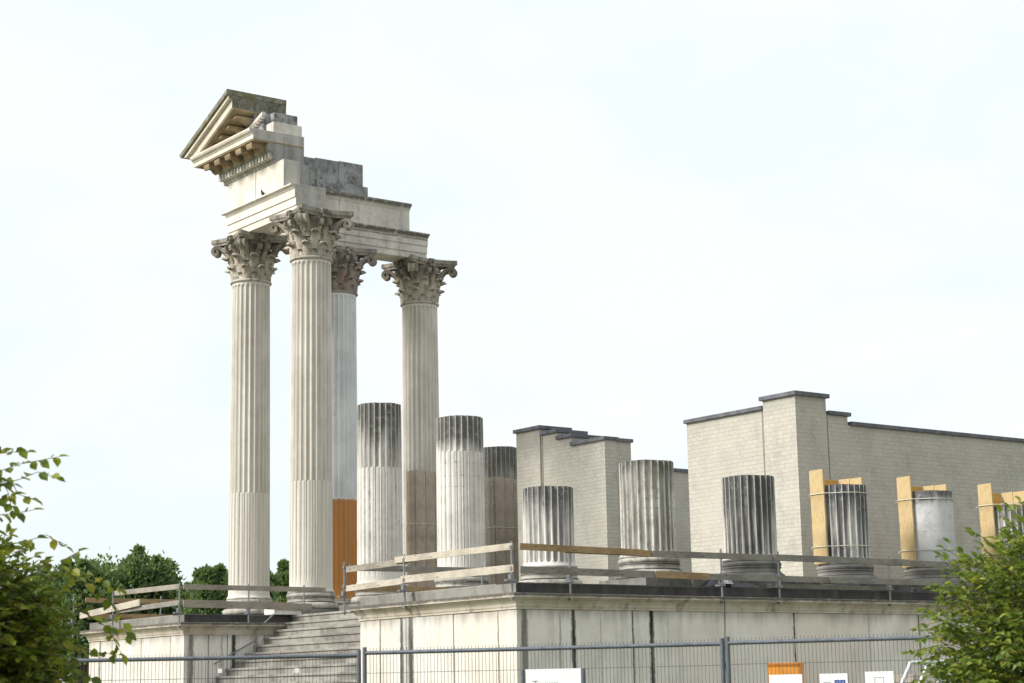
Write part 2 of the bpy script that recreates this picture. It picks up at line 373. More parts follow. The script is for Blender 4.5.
def make_capital(parent, mat, amat):
    bell = MB()
    bell.lathe([(.50, -.03), (.53, -.03)] + arc_pts(.53, .0, .035, -90, 90, 6) + [(.50, .04), (.465, .06), (.455, .45), (.475, .75), (.53, .95), (.62, 1.04), (.62, 1.08), (.5, 1.09)], 48)
    for k in range(8): leaf(bell, pi/4*k, .035, .38, .40, .495, .05, .085)
    for k in range(8): leaf(bell, pi/4*(k+.5), .22, .50, .40, .50, .085, .10)
    for k in range(8):                                                 # cauliculi with their small sheath leaves
        a = pi/4*(k+.5)+(.20 if k % 2 else -.20)
        ribbon(bell, [(.48, .45), (.51, .60), (.55, .74), (.60, .82)], .09, .08, a, 1.5)
        leaf(bell, a, .60, .26, .20, .54, .07, .065, 3)
    cap = bell.build('capital', mat, parent, loc=(0, 0, ZH))
    for k in range(4):
        a = pi/4+pi/2*k; mb = MB()
        for s_ in (-1, 1):
            pth = [(.50, .56), (.55, .70), (.63, .83), (.74, .945), (.86, 1.015), (.95, 1.03)] + spiral((.965, .905), .125, .95, radians(88), 22)
            V0 = len(mb.v); ribbon(mb, pth, .13, .085, a)
            for q in range(V0, len(mb.v)):
                x, y, z_ = mb.v[q]; off = .06*s_; mb.v[q] = (x-off*sin(a), y+off*cos(a), z_)
        leaf(mb, a, .66, .30, .22, .62, .14, .07, 3)
        mb.build('volute', mat, cap)
    hb = MB()
    for k in range(4):
        for s_ in (-1, 1):
            a = pi/2*k+s_*.17
            pth = [(.50, .66), (.54, .82), (.60, .93), (.65, .975)] + spiral((.66, .90), .085, .95, radians(85), 16)
            ribbon(hb, pth, .11, .07, a)
    hb.build('helix', mat, cap)
    ab = MB(); pts = []
    for k in range(4):
        a = pi/2*k
        for i in range(13):                                            # concave side facing angle a
            s_ = (i/12*2-1); y = s_*.765; x = .82-.20*(1-s_*s_)
            if abs(s_) == 1: x = .82
            pts.append((x*cos(a)-y*sin(a), x*sin(a)+y*cos(a)))
    def ring(sc, z): return [(x*sc, y*sc, z) for x, y in pts]
    n = len(pts); V = ring(.93, 1.075)+ring(.955, 1.13)+ring(1., 1.15)+ring(1., 1.262)
    F = [(j*n+i, j*n+(i+1) % n, (j+1)*n+(i+1) % n, (j+1)*n+i) for j in range(3) for i in range(n)]+[tuple(range(n))[::-1], tuple(range(3*n, 4*n))]
    ab.add(V, F); ab.build('abacus', amat, cap)
    for k in range(4):
        a = pi/2*k; mb = MB(); c0 = Vector((.65*cos(a), .65*sin(a), 1.15)); ax = Vector((cos(a), sin(a), 0)); tx = Vector((-sin(a), cos(a), 0))
        for q in range(6):
            b_ = 2*pi*q/6; c1 = c0+(tx*cos(b_)+Vector((0, 0, 1))*sin(b_))*.08
            mb.tube(c1-ax*.03, c1+ax*.06, .065, 8, .04)
        mb.tube(c0-ax*.05, c0+ax*.075, .035, 8, .02)
        mb.build('fleuron', mat, cap)
    return cap
LS = dict(base=(.63, .60, .55), alt=(.53, .50, .45))
m_c1 = stone('column_cream', **LS, amt=.45, groove=.6, dark=(.20, .18, .15), lower=(6.98, (.61, .575, .52)), rings=((5.9, .007), (8.6, .007), (10.5, .007)))  # groove adds painted flute shade to the dirt, as the even light gives little
m_cap = stone('capital_weathered', (.52, .475, .40), (.38, .34, .28), dark=(.07, .062, .05), amt=.8, top=(13.1, 14.1), streak=.5, blot=(7, .75))
m_aba = stone('abacus_dark', (.36, .33, .28), (.22, .20, .17), dark=(.05, .045, .04), amt=.85, blot=(6, .8))
m_c3 = stone('column_whitewashed', (.68, .69, .70), (.55, .56, .58), groove=.35, amt=.75, blot=(2.2, .22), dark=(.2, .2, .2), lower=(6.95, (.46, .21, .06)))  # flute recesses darkened in the colour, partly as painted shade
m_c3c = stone('capital_painted', (.33, .31, .28), (.22, .20, .18), dark=(.05, .045, .045), amt=.8, rust=.32, blot=(7, .6))
m_base = stone('base_grey', (.46, .44, .40), (.27, .255, .225), amt=.9, streak=.3, dark=(.05, .05, .045), rings=((3.97, .03), (4.08, .03)), blot=(5, .5), ring_n=(.3, .5, .9))
m_based = stone('base_dark', (.26, .25, .23), (.11, .105, .1), amt=1.0, streak=.3, dark=(.04, .04, .04))
m_pl = stone('plinth_dark', (.20, .195, .18), (.09, .088, .08), amt=.9, dark=(.03, .03, .03))
W1 = (.66, .64, .60); W2 = (.52, .50, .465)
FX = [-8.08, -4.88, -1.68, 1.68, 4.88, 8.08]; SY = 2.77
GT, GS = 'tall fluted columns with leafy capitals', 'broken fluted column stumps on the podium'
def tall(x, y, label, ms, mc, ma, mb_=None):
    c = thing('tall_column', label, 'column', (x, y, 0), 0, GT)
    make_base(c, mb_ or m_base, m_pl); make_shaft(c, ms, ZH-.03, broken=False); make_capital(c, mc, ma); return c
tall(FX[0], 0, 'leftmost tall cream fluted column, beneath the low tip of the pediment fragment', m_c1, m_cap, m_aba)
tall(FX[1], 0, 'nearest tall cream fluted column, beneath the cut right end of the front architrave', m_c1, m_cap, m_aba)
tall(FX[0], SY, 'tall whitewashed column with an ochre painted lower third, behind the front pair', m_c3, m_c3c, m_c3c)
tall(FX[0], 2*SY, 'rightmost tall column, timber boards around its foot, under the end of the side beam', m_c1, m_cap, m_aba)
def stump(x, y, z1, label, mat, mbase, **k):
    c = thing('broken_column', label, 'column', (x, y, 0), 0, GS)
    make_base(c, mbase, m_pl); make_shaft(c, mat, z1, **k); return c
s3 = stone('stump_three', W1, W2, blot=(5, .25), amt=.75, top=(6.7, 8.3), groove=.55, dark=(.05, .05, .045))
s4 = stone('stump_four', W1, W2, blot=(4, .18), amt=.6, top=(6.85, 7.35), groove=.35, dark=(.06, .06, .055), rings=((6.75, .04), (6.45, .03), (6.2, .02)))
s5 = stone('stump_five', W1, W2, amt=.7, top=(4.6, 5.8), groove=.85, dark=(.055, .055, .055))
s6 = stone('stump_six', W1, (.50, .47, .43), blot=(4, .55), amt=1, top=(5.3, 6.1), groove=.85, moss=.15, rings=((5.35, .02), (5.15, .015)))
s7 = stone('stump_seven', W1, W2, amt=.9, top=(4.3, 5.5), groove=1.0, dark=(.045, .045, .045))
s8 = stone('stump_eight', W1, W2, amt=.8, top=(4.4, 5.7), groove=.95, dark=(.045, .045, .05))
s9 = stone('stump_smooth', (.58, .58, .585), (.50, .50, .51), amt=.35, blot=(1.7, .22), top=(5.5, 5.82), dark=(.06, .06, .06), rings=((5.0, .01),), streak=.6)
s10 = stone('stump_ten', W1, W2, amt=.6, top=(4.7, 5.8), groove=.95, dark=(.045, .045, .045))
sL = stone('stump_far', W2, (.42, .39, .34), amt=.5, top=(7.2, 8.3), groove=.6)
stump(FX[2], 0, 8.55, 'tallest broken column, white below and black-topped, right of the tall pair above the stairs', s3, m_base)
stump(FX[3], 0, 7.8, 'white broken column with a dark fluted top directly behind the podium front guard rail', s4, m_base)
stump(FX[4], 0, 5.9, 'short grey broken column nearest the podium corner, in front of the brick wall with stepped top', s5, m_base, cable=False)
stump(FX[5], 0, 6.1, 'widest broken column with mossy brown top, in front of the doorway gap in the brick walls', s6, m_base, cable=False)
stump(FX[5], SY, 5.95, 'dark streaked broken column before the pale front face of the right brick wall', s7, m_based, cable=False)
stump(FX[5], 2*SY, 5.9, 'black streaked broken column with yellow boards, before the corner of the right brick wall', s8, m_based, cable=False)
stump(FX[5], 3*SY, 5.9, 'smooth pale unfluted broken column with a black rim, yellow boards behind it', s9, m_based, fluted=False)
stump(FX[5], 4*SY, 5.7, 'broken column at the right edge above the green bush, yellow boards behind it', s10, m_based, cable=False)
stump(FX[0], 3*SY, 8.75, 'far broken column cased in brown boards, left of the brick wall with stepped top', sL, m_base)

# ------------------------------------------------------------------ entablature and pediment fragment
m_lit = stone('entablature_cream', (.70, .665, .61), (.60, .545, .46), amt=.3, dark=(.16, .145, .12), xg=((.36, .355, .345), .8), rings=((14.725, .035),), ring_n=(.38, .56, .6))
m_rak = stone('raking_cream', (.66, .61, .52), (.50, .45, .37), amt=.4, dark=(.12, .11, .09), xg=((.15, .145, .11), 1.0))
m_ent = stone('entablature_grey', (.64, .61, .565), (.52, .49, .45), amt=.5, rings=((14.71, .10), (15.53, .11), (14.60, .03)), ring_n=(.30, .50, .92), blot=(1.6, .2), dark=(.08, .08, .075))
m_entd = stone('entablature_dark', (.34, .345, .35), (.20, .20, .21), amt=.9, blot=(2.6, .75), dark=(.05, .05, .05))
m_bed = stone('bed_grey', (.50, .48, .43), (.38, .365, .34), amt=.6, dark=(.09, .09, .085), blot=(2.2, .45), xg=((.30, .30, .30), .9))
m_mos = stone('entablature_moss', (.26, .25, .22), (.17, .165, .14), amt=.7, moss=.75)
m_brn = stone('modillion_brown', (.34, .26, .16), (.22, .165, .10), amt=.55, dark=(.06, .05, .04))
ent = thing('temple_entablature', 'weathered stone beams, cornice and pediment corner resting on the tall columns', 'entablature', (FX[0], 0, 14.03))
def E(mb, name, mat, parent=None, bevel=.008):
    for i, (x, y, z) in enumerate(mb.v): mb.v[i] = (x-FX[0], y, z-14.03)
    return mb.build(name, mat, parent or ent, bevel=bevel)
def fascia(h):     # half thickness steps (outer side); returns profile right side going up
    return [(h-.07, 14.03), (h-.07, 14.205), (h-.035, 14.215), (h-.035, 14.42), (h, 14.43), (h, 14.64), (h+.02, 14.65), (h+.04, 14.68), (h+.10, 14.72), (h+.115, 14.73), (h+.115, 14.775)]
pr = fascia(.50)
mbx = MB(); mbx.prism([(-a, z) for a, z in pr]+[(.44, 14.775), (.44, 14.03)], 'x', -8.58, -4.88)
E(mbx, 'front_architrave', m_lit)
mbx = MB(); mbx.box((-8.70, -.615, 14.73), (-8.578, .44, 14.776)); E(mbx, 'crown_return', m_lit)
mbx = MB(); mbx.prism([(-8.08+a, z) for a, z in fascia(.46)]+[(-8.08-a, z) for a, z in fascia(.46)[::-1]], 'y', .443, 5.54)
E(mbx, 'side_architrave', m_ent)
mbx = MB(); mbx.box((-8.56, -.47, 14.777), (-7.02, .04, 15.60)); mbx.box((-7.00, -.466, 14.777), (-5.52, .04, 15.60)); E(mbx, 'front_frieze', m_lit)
mbx = MB(); mbx.box((-8.5, .044, 14.777), (-5.75, .44, 15.60)); E(mbx, 'frieze_backing', m_bed)
# side frieze with crown on its inner and outer face
q = [(.44, 14.777), (.44, 15.38), (.46, 15.39), (.47, 15.42), (.52, 15.48), (.56, 15.52), (.575, 15.525), (.575, 15.585)]
for a, b_ in ((.444, 2.55), (2.56, 4.92)):
    mbx = MB(); mbx.prism([(-8.08+p, z) for p, z in q]+[(-8.08-p, z) for p, z in q[::-1]], 'y', a, b_)
    E(mbx, 'side_frieze', m_ent)
# dark backing blocks on the side wall
for a, b_, z0, z1, xo in ((.45, 1.75, 15.61, 16.46, .50), (1.76, 2.5, 15.87, 16.50, .47), (2.51, 3.32, 15.87, 16.52, .475), (1.76, 3.45, 15.587, 15.868, .53)):
    mbx = MB(); mbx.box((-8.08-xo, a, z0), (-8.08+xo, b_, z1)); E(mbx, 'backing_block', m_entd, bevel=.015)
# a bird on the ledge
mb = MB(); mb.lathe([(.001, -.10), (.03, -.085), (.05, -.04), (.055, .0), (.045, .05), (.026, .075), (.028, .095), (.026, .115), (.012, .13), (.004, .15)], 12)
for i, (x, y, z) in enumerate(mb.v): mb.v[i] = (x*.85-.5*z if z > .06 else x-.45*z, y*.8, z*.8+.06)
mb.box((.03, -.015, -.05), (.10, .015, -.02)); mb.box((-.01, -.02, -.03), (.0, -.01, .02)); mb.box((-.01, .01, -.03), (.0, .02, .02))
tag(mb.build('bird', plain('bird_black', (.02, .02, .022), .5), loc=(-6.48, -.555, 14.81)), 'small dark bird perched on the ledge of the front architrave', 'bird')
# horizontal cornice: bed, dentils, modillions, corona, sima
XE = -5.9; XL = -9.28
mbx = MB(); mbx.prism([(-.49, 15.602), (-.50, 15.70), (-.55, 15.71), (-.55, 15.83), (-.60, 15.85), (-.66, 15.89), (-.67, 15.93), (-.71, 15.94), (-.71, 16.10), (.38, 16.10), (.38, 15.602)], 'x', -8.78, XE)
E(mbx, 'bed_moulding', m_bed)
mbx = MB(); x = -8.76
while x < XE-.08:
    mbx.box((x, -.66, 15.70), (x+.105, -.552, 15.845)); x += .17
E(mbx, 'dentil_row', m_lit, bevel=0)
def modillion(x, y0, y1, z, w=.30, sl=0):
    mb = MB(); n = 10; P_ = []
    L = y0-y1
    top = [(y0, z), (y1, z)]
    low = [(y1-.0, z-.09), (y1+.06*L, z-.16), (y1+.22*L, z-.15), (y1+.35*L, z-.10), (y1+.5*L, z-.11), (y1+.68*L, z-.20), (y1+.9*L, z-.24), (y0, z-.2)]
    mb.prism(top+low, 'x', x-w/2, x+w/2); return mb
x = XE-.32
while x > -9.0:
    E(modillion(x, -.712, -1.12, 16.098), 'modillion', m_brn); x -= .60
mbx = MB(); mbx.box((XL+.13, -1.15, 16.101), (XE, .38, 16.14)); E(mbx, 'soffit', m_brn)
mbx = MB(); mbx.prism([(-1.17, 16.142), (-1.17, 16.255), (-1.19, 16.265), (-1.20, 16.29), (-1.26, 16.33), (-1.285, 16.375), (-1.285, 16.42), (.38, 16.43), (.38, 16.142)], 'x', XL, XE)
E(mbx, 'corona', m_lit)
# raking cornice
def T(x): return 17.78+(x+7.02)*.43
def rake(x0, x1, off0, off1, yf, yb, name, mat, cut=0, bev=.008):
    mb = MB(); p = [(x0, T(x0)-off1), (x1, T(x1)-off1), (x1, T(x1)-off0), (x0, T(x0)-off0)]
    mb.prism(p, 'y', yf, yb); return E(mb, name, mat, bevel=bev)
ri = [(-9.72, 16.55+.0)]
def rakepoly(pts, yf, yb, name, mat): mb = MB(); mb.prism(pts, 'y', yf, yb); return E(mb, name, mat)
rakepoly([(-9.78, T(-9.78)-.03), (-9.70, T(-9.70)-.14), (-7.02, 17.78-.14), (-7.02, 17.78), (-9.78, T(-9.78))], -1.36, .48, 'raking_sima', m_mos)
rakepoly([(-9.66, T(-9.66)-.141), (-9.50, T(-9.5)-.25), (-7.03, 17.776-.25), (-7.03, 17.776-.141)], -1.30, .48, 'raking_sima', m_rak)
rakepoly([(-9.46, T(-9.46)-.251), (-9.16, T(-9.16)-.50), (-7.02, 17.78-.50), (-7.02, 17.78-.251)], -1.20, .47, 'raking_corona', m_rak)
rakepoly([(-9.12, T(-9.12)-.501), (-9.02, T(-9.02)-.55), (-7.03, 17.776-.55), (-7.03, 17.776-.501)], -1.12, .46, 'raking_soffit', m_brn)
xs0 = -9.0
rakepoly([(-9.02, 16.432), (-6.55, 16.432), (-6.55, T(-6.55)-1.05), (-6.55, 17.13), (-7.04, 17.13), (-7.04, 17.77-.452), (-9.02, T(-9.02)-.452)], -.50, .44, 'tympanum_block', m_entd)
rakepoly([(-6.548, 16.432), (-6.15, 16.432), (-6.15, 16.80), (-6.548, 16.80)], -.42, .46, 'tympanum_block', m_ent)
rakepoly([(-6.548, 16.802), (-6.32, 16.802), (-6.32, 17.12), (-6.548, 17.12)], -.30, .42, 'tympanum_block', m_entd)
rakepoly([(-8.2, T(-8.2)-.86), (-8.2, T(-8.2)-.76), (-6.42, T(-6.42)-.93+.0), (-6.42, T(-6.42)-1.03)], -.62, -.502, 'raking_bed', m_ent)
mbx = MB(); x = -7.9
while x < -6.45:
    z = T(x)-1.0-.06*(x+7.9)/1.5; mbx.prism([(x, z), (x+.065, z+.028), (x+.065, z+.128), (x, z+.10)], 'y', -.60, -.502); x += .115
E(mbx, 'raking_dentil_row', m_lit, bevel=0)
x = -7.22
while x > -8.45:
    mb = MB(); zz = T(x)-.555
    mb.prism([(-.503, zz-.02), (-1.02, zz-.02), (-1.04, zz-.10), (-.98, zz-.13), (-.88, zz-.10), (-.75, zz-.13), (-.64, zz-.20), (-.503, zz-.22)], 'x', x-.10, x+.10)
    E(mb, 'raking_modillion', m_brn); x -= .40

# ------------------------------------------------------------------ brick cella walls
m_br, t, b = newmat('pale_brick', .9, .2); P = wpos(t); s = sepz(t, P)
cx_ = N(t, 'ShaderNodeCombineXYZ'); t.links.new(math_(t, 'ADD', s[0], s[1]), cx_.inputs[0]); t.links.new(s[2], cx_.inputs[1])
bt = N(t, 'ShaderNodeTexBrick', inp={'Scale': 1.0, 'Mortar Size': .009, 'Mortar Smooth': .4, 'Brick Width': .23, 'Row Height': .10, 'Bias': .1, 'Color1': (.47, .45, .395, 1), 'Color2': (.415, .395, .345, 1), 'Mortar': (.375, .355, .31, 1)})
t.links.new(cx_.outputs[0], bt.inputs[0])
n1 = nz(t, P, .8, 5); n2 = nz(t, P, 3, 6, .6, (1, 1, .4))
c = mixc(t, rng(t, n1, .35, .7, 0, .55), bt.outputs[0], (.50, .475, .42)); c = mixc(t, rng(t, n2, .48, .72, 0, .4), c, (.28, .27, .24))
c = mixc(t, rng(t, nz(t, P, 11, 5, .7), .5, .7, 0, .45), c, (.56, .54, .48)); c = mixc(t, math_(t, 'MULTIPLY', rng(t, math_(t, 'ADD', s[2], nz(t, P, 2.4, 5, .6, (1, 1, .1))), 8.35, 8.9), .3), c, (.20, .20, .19))
t.links.new(c, b.inputs['Base Color']); bump(t, b, math_(t, 'SUBTRACT', 1, bt.outputs['Fac']), .5, .012)
m_cop = plain('slate_coping', (.115, .12, .135), .6, .0, .3, 5)
m_jnt = plain('joint_dark', (.23, .205, .17), .9)
def cella(sg, label, hp, hw, steps, hb_):
    """sg=+1 right part, -1 left part. Pier, front wall with steps, side wall going back"""
    o = thing('brick_wall', label, 'wall', (sg*5.4, 7, ZT))
    def bx(a, b_, name, mat, bev=0):
        lo = [min(a[i], b_[i]) for i in range(3)]; hi = [max(a[i], b_[i]) for i in range(3)]
        mb = MB(); mb.box((lo[0]-sg*5.4, lo[1]-7, lo[2]-ZT), (hi[0]-sg*5.4, hi[1]-7, hi[2]-ZT)); return mb.build(name, mat, o, bevel=bev)
    z0 = ZT-.004; T2 = 1.35
    bx((sg*5.43, 6.96, z0), (sg*4.36, 7.98, hp), 'corner_pier', m_br)
    bx((sg*4.356, 6.992, z0), (sg*4.27, 7.3, hw-.03), 'joint', m_jnt)
    bx((sg*5.402, 7.985, z0), (sg*5.3, 8.05, hb_[0]), 'joint', m_jnt)
    xa = 4.34
    for xb, h in steps:
        last = (xb, h) == steps[-1]
        bx((sg*xa, 7.0, z0), (sg*xb, 7.40 if last else 8.0, h), 'front_wall', m_br)
        if last: bx((sg*xa, 7.401, z0), (sg*(xb+.12), 8.0, h), 'door_jamb', m_br)
        bx((sg*(xa-.002), 6.93, h+.001), (sg*(xb-.05), 8.05 if not last else 7.45, h+.095), 'coping', m_cop, .008)
        if last: bx((sg*(xa-.002), 7.452, h+.001), (sg*(xb+.06), 8.05, h+.092), 'coping', m_cop, .008)
        xa = xb+.002
    bx((sg*5.50, 6.89, hp+.001), (sg*4.29, 8.06, hp+.10), 'coping', m_cop, .008)
    bx((sg*5.4, 8.0, z0), (sg*4.9, 8.73, hb_[0]), 'side_wall', m_br); bx((sg*5.47, 8.062, hb_[0]+.001), (sg*4.83, 8.80, hb_[0]+.095), 'coping', m_cop, .008)
    bx((sg*5.4, 8.732, z0), (sg*4.9, 22, hb_[1]), 'side_wall', m_br); bx((sg*5.47, 8.802, hb_[1]+.001), (sg*4.83, 22.07, hb_[1]+.095), 'coping', m_cop, .008)
    return o
cella(-1, 'pale brick wall with stepped dark coping, left of the doorway gap', 8.78, 8.6, [(3.64, 8.60), (3.03, 8.40), (1.62, 8.16)], (8.2, 7.95))
cella(1, 'long pale brick wall with raised corner pier, right of the doorway gap', 8.38, 8.2, [(1.60, 8.18)], (8.0, 7.79))

# ------------------------------------------------------------------ guard rails round the podium
m_bw = wood('board_weathered', (.38, .34, .28), (.25, .225, .19)); m_bn = wood('board_new', (.56, .51, .43), (.42, .37, .30)); m_bg = wood('board_grey', (.30, .28, .25), (.20, .19, .17)); m_bb = wood('board_brown', (.42, .29, .15), (.28, .19, .11))
m_steel = plain('galvanised_steel', (.24, .25, .26), .45, .7, .15, 20)
def guard(label, pts, boards, loc):
    o = thing('guard_rail', label, 'guard rail', loc)
    L = Vector(loc)
    for (x, y), (nx, ny) in pts:
        mb = MB(); mb.tube((x-L.x, y-L.y, 3.26-L.z), (x-L.x, y-L.y, 4.33-L.z), .020, 8)
        p = mb.build('post', m_steel, o)
        k = MB(); k.box((x-L.x-.045-abs(nx)*.10, y-L.y-.045-abs(ny)*.10, ZT-L.z+.002), (x-L.x+.045+abs(nx)*.02, y-L.y+.045+abs(ny)*.02, ZT-L.z+.035))
        k.build('clamp_plate', m_steel, o, bevel=.003)
        for nm, a_, b_ in (('clamp', (-.05, -.05, ZT+.036), (.03, .03, ZT+.13)), ('clamp_jaw', (-.05-(.18*nx if nx > 0 else 0), -.03, 3.30), (.04, .03, 3.325)), ('bracket', (-.03, -.03, 3.81), (.03, .03, 3.87)), ('bracket', (-.03, -.03, 4.19), (.03, .03, 4.25))):
            k = MB(); k.box((x-L.x+a_[0], y-L.y+a_[1], a_[2]-L.z), (x-L.x+b_[0], y-L.y+b_[1], b_[2]-L.z)); k.build(nm, m_steel, o, bevel=.003)
    for (a, b_, mat, *h) in boards:
        hh = h[0] if h else .12
        a = Vector(a); b_ = Vector(b_); d = (b_-a); ln = d.length; mb = MB(); mb.box((0, -.015, -hh/2), (ln, .015, hh/2))
        bo = mb.build('board', mat, o, bevel=.003)
        bo.location = a-L; bo.rotation_euler = (0, -math.asin(d.z/ln), atan2(d.y, d.x))
    return o
yf = -4.21; xf = 9.25; zt_, zl = 4.21, 3.82
guard('pale timber guard rail along the podium front beside the stairs', [((3.52+.0, yf), (0, -1)), ((5.72, yf), (0, -1)), ((9.19, yf), (0, -1))],
      [((3.5, yf+.03, 4.17), (5.9, yf+.04, 4.20), m_bw), ((5.4, yf+.0, 4.24), (9.22, yf-.0, 4.235), m_bn), ((3.5, yf+.03, 3.79), (5.9, yf+.04, 3.83), m_bn), ((5.6, yf, 3.85), (9.24, yf, 3.84), m_bn, .14)], (3.52, yf, ZT))
guard('brown and grey timber guard rail along the long right side of the podium', [((xf, -2.93), (1, 0)), ((xf, .83), (1, 0)), ((xf, 2.38), (1, 0)), ((xf, 5.6), (1, 0)), ((xf, 9.2), (1, 0)), ((xf, 12.8), (1, 0))],
      [((xf+.04, -4.1, 4.23), (xf+.04, -1.2, 4.20), m_bb), ((xf, -3.05, 4.205), (xf, -.6, 4.19), m_bb), ((xf+.035, -.95, 4.19), (xf+.035, 2.9, 4.20), m_bg), ((xf+.07, 2.2, 4.20), (xf+.07, 6.2, 4.20), m_bg, .13), ((xf+.03, 5.4, 4.19), (xf+.03, 9.6, 4.2), m_bg), ((xf+.06, 9.0, 4.19), (xf+.06, 14, 4.2), m_bg),
       ((xf+.04, -4.1, 3.82), (xf+.04, -2.7, 3.81), m_bg), ((xf, -2.95, 3.81), (xf, -.6, 3.80), m_bg, .13), ((xf+.035, -.9, 3.80), (xf+.035, .45, 3.79), m_bb, .13), ((xf+.0, .2, 3.79), (xf+.0, 4.1, 3.79), m_bg), ((xf+.035, 3.8, 3.79), (xf+.035, 7.2, 3.79), m_bg, .12), ((xf, 6.9, 3.79), (xf, 12, 3.79), m_bg)], (xf, 0, ZT))
guard('grey timber guard rail running back beside the stairs, right of them', [((3.70, -.9), (0, 1))],
      [((3.70, -4.2, 4.20), (3.70, -.7, 4.22), m_bg), ((3.74, -4.18, 3.80), (3.74, -.7, 3.78), m_bb)], (3.7, -2, ZT))
guard('grey timber guard rail along the front of the podium wing behind the left bush', [((-9.71, yf), (0, -1)), ((-7.35, yf), (0, -1)), ((-3.76, yf), (0, -1))],
      [((-9.3, yf, 3.80), (-5.8, yf-.02, 3.97), m_bn, .16), ((-7.35, yf+.03, 4.27), (-3.75, yf, 4.24), m_bw), ((-7.2, yf+.04, 3.83), (-3.75, yf+.03, 3.87), m_bg)], (-7.35, yf, ZT))
guard('brown timber guard rail left of the stairs in front of the tall column bases', [((-3.70, -.9), (1, 0)), ((-3.70, -2.42), (1, 0))],
      [((-3.68, -4.15, 4.23), (-3.68, -.3, 4.22), m_bw), ((-3.68, -4.15, 3.84), (-3.68, -.7, 3.80), m_bw, .17)], (-3.68, -2, ZT))
guard('brown guard rail along the far outer side of the podium before the trees', [((-9.2, -2.0), (-1, 0)), ((-9.2, 1.5), (-1, 0)), ((-9.2, 5), (-1, 0))],
      [((-9.25, -4.1, 4.20), (-9.25, 2.0, 4.17), m_bb), ((-9.25, -4.1, 3.80), (-9.25, 2, 3.78), m_bb), ((-9.21, 1.8, 4.17), (-9.21, 7, 4.16), m_bb)], (-9.25, 0, ZT))
# stair hand rail
hr = thing('hand_rail', 'thin grey steel hand rail fixed to the dark wall left of the stairs', 'hand rail', (-3.8, -2.2, 2.3))
mb = MB(); r = .022; L = Vector((-3.8, -2.2, 2.3))
pp = [Vector(p)-L for p in ((-3.74, -1.66, 3.66), (-3.74, -2.2, 3.22), (-3.74, -2.2, 2.35))]
mb.path(pp, [r]*3, 8); mb.build('rail', m_steel, hr)
mb = MB(); mb.path([Vector(p)-L for p in ((-3.74, -2.2, 3.0), (-3.74, -3.3, 2.45))], [r*.8]*2, 8); mb.build('brace', m_steel, hr)

# ------------------------------------------------------------------ timber casings
m_oy = wood('fresh_shuttering_board', (.60, .46, .26), (.46, .34, .17), (8, 8, .6)); m_oo = wood('orange_shuttering_board', (.62, .36, .09), (.50, .28, .07), (8, 8, .6)); m_od = wood('old_casing_board', (.48, .41, .34), (.31, .26, .21), (8, 8, .6)); m_st = plain('strap_white', (.62, .60, .52), .6)
def board(o, a, b_, mat, tilt=(0, 0)):
    mb = MB(); ctr = [(a[i]+b_[i])/2 for i in range(2)]
    mb.box((a[0]-ctr[0], a[1]-ctr[1], 0), (b_[0]-ctr[0], b_[1]-ctr[1], b_[2]-a[2]))
    q = mb.build('board', mat, o, bevel=.004); q.location = (ctr[0], ctr[1], a[2]); q.rotation_euler = (tilt[0], tilt[1], 0); return q
def strap(o, pts, z, r=.009):
    mb = MB(); n = len(pts)
    for i in range(n-1): mb.tube((*pts[i], z), (*pts[i+1], z), r, 6)
    mb.build('strap', m_st, o)
for (x, y, zf, zb, lab) in ((8.08, 2*SY, 6.24, 6.13, 'yellow board casing strapped to the black streaked column, leftmost yellow one'), (8.08, 3*SY, 6.24, 6.12, 'yellow board casing strapped to the smooth pale unfluted column'), (8.08, 4*SY, 6.22, 6.10, 'yellow board casing at the right edge above the bush')):
    o = thing('timber_casing', lab, 'timber casing', (x, y, 4.25), 0, 'yellow board casings on the side columns')
    z0 = 4.27-4.25
    board(o, (-.30, -.63, z0-.04), (.10, -.585, zf-4.25), m_oy, (0, -.012))
    board(o, (-.665, -.15, z0), (-.622, .10, zb-4.25-.01), m_oo); board(o, (-.66, .105, z0), (-.62, .56, zb-4.25), m_oo); board(o, (-.61, .585, z0), (-.29, .625, zb-4.25+.01), m_oy); board(o, (-.28, .585, z0), (.06, .625, zb-4.25), m_oy)
    arc = [(-.68, .64), (-.68, -.3), (-.31, -.65), (.12, -.65)]+[(.565*cos(radians(a)), .565*sin(radians(a))) for a in range(-70, 80, 12)]+[(.07, .64), (-.68, .64)]
    strap(o, arc, .36-.02); strap(o, arc, 5.72-4.25)
for (x, y, zt2, lab) in ((FX[0], 2*SY, 7.86, 'old brown board casing around the foot of the rightmost tall column'), (FX[0], 3*SY, 7.82, 'old brown board casing around the far broken column left of the brick wall')):
    o = thing('timber_casing', lab, 'timber casing', (x, y, ZT), 0, 'old brown board casings on the far columns')
    for i, (a, b_) in enumerate(((-.62, -.30), (-.29, .02), (.03, .33), (.34, .62))): board(o, (.60, a, .2), (.645, b_, zt2-ZT-.02*i), m_od)
    for a, b_ in ((.22, .42), (.43, .595)) if y < 8 else ((-.10, .18), (.19, .42), (.43, .595)): board(o, (a, -.66, .2), (b_, -.615, zt2-ZT), m_od if y < 8 else m_bw)
    strap(o, [(-.1, -.67), (.655, -.67), (.655, .64)], 2.75)
    mb = MB()
    for zq in (1.6, 2.4, 3.7): mb.box((.646, .40, zq), (.68, .50, zq+.09))
    mb.build('clamp', m_cop, o)

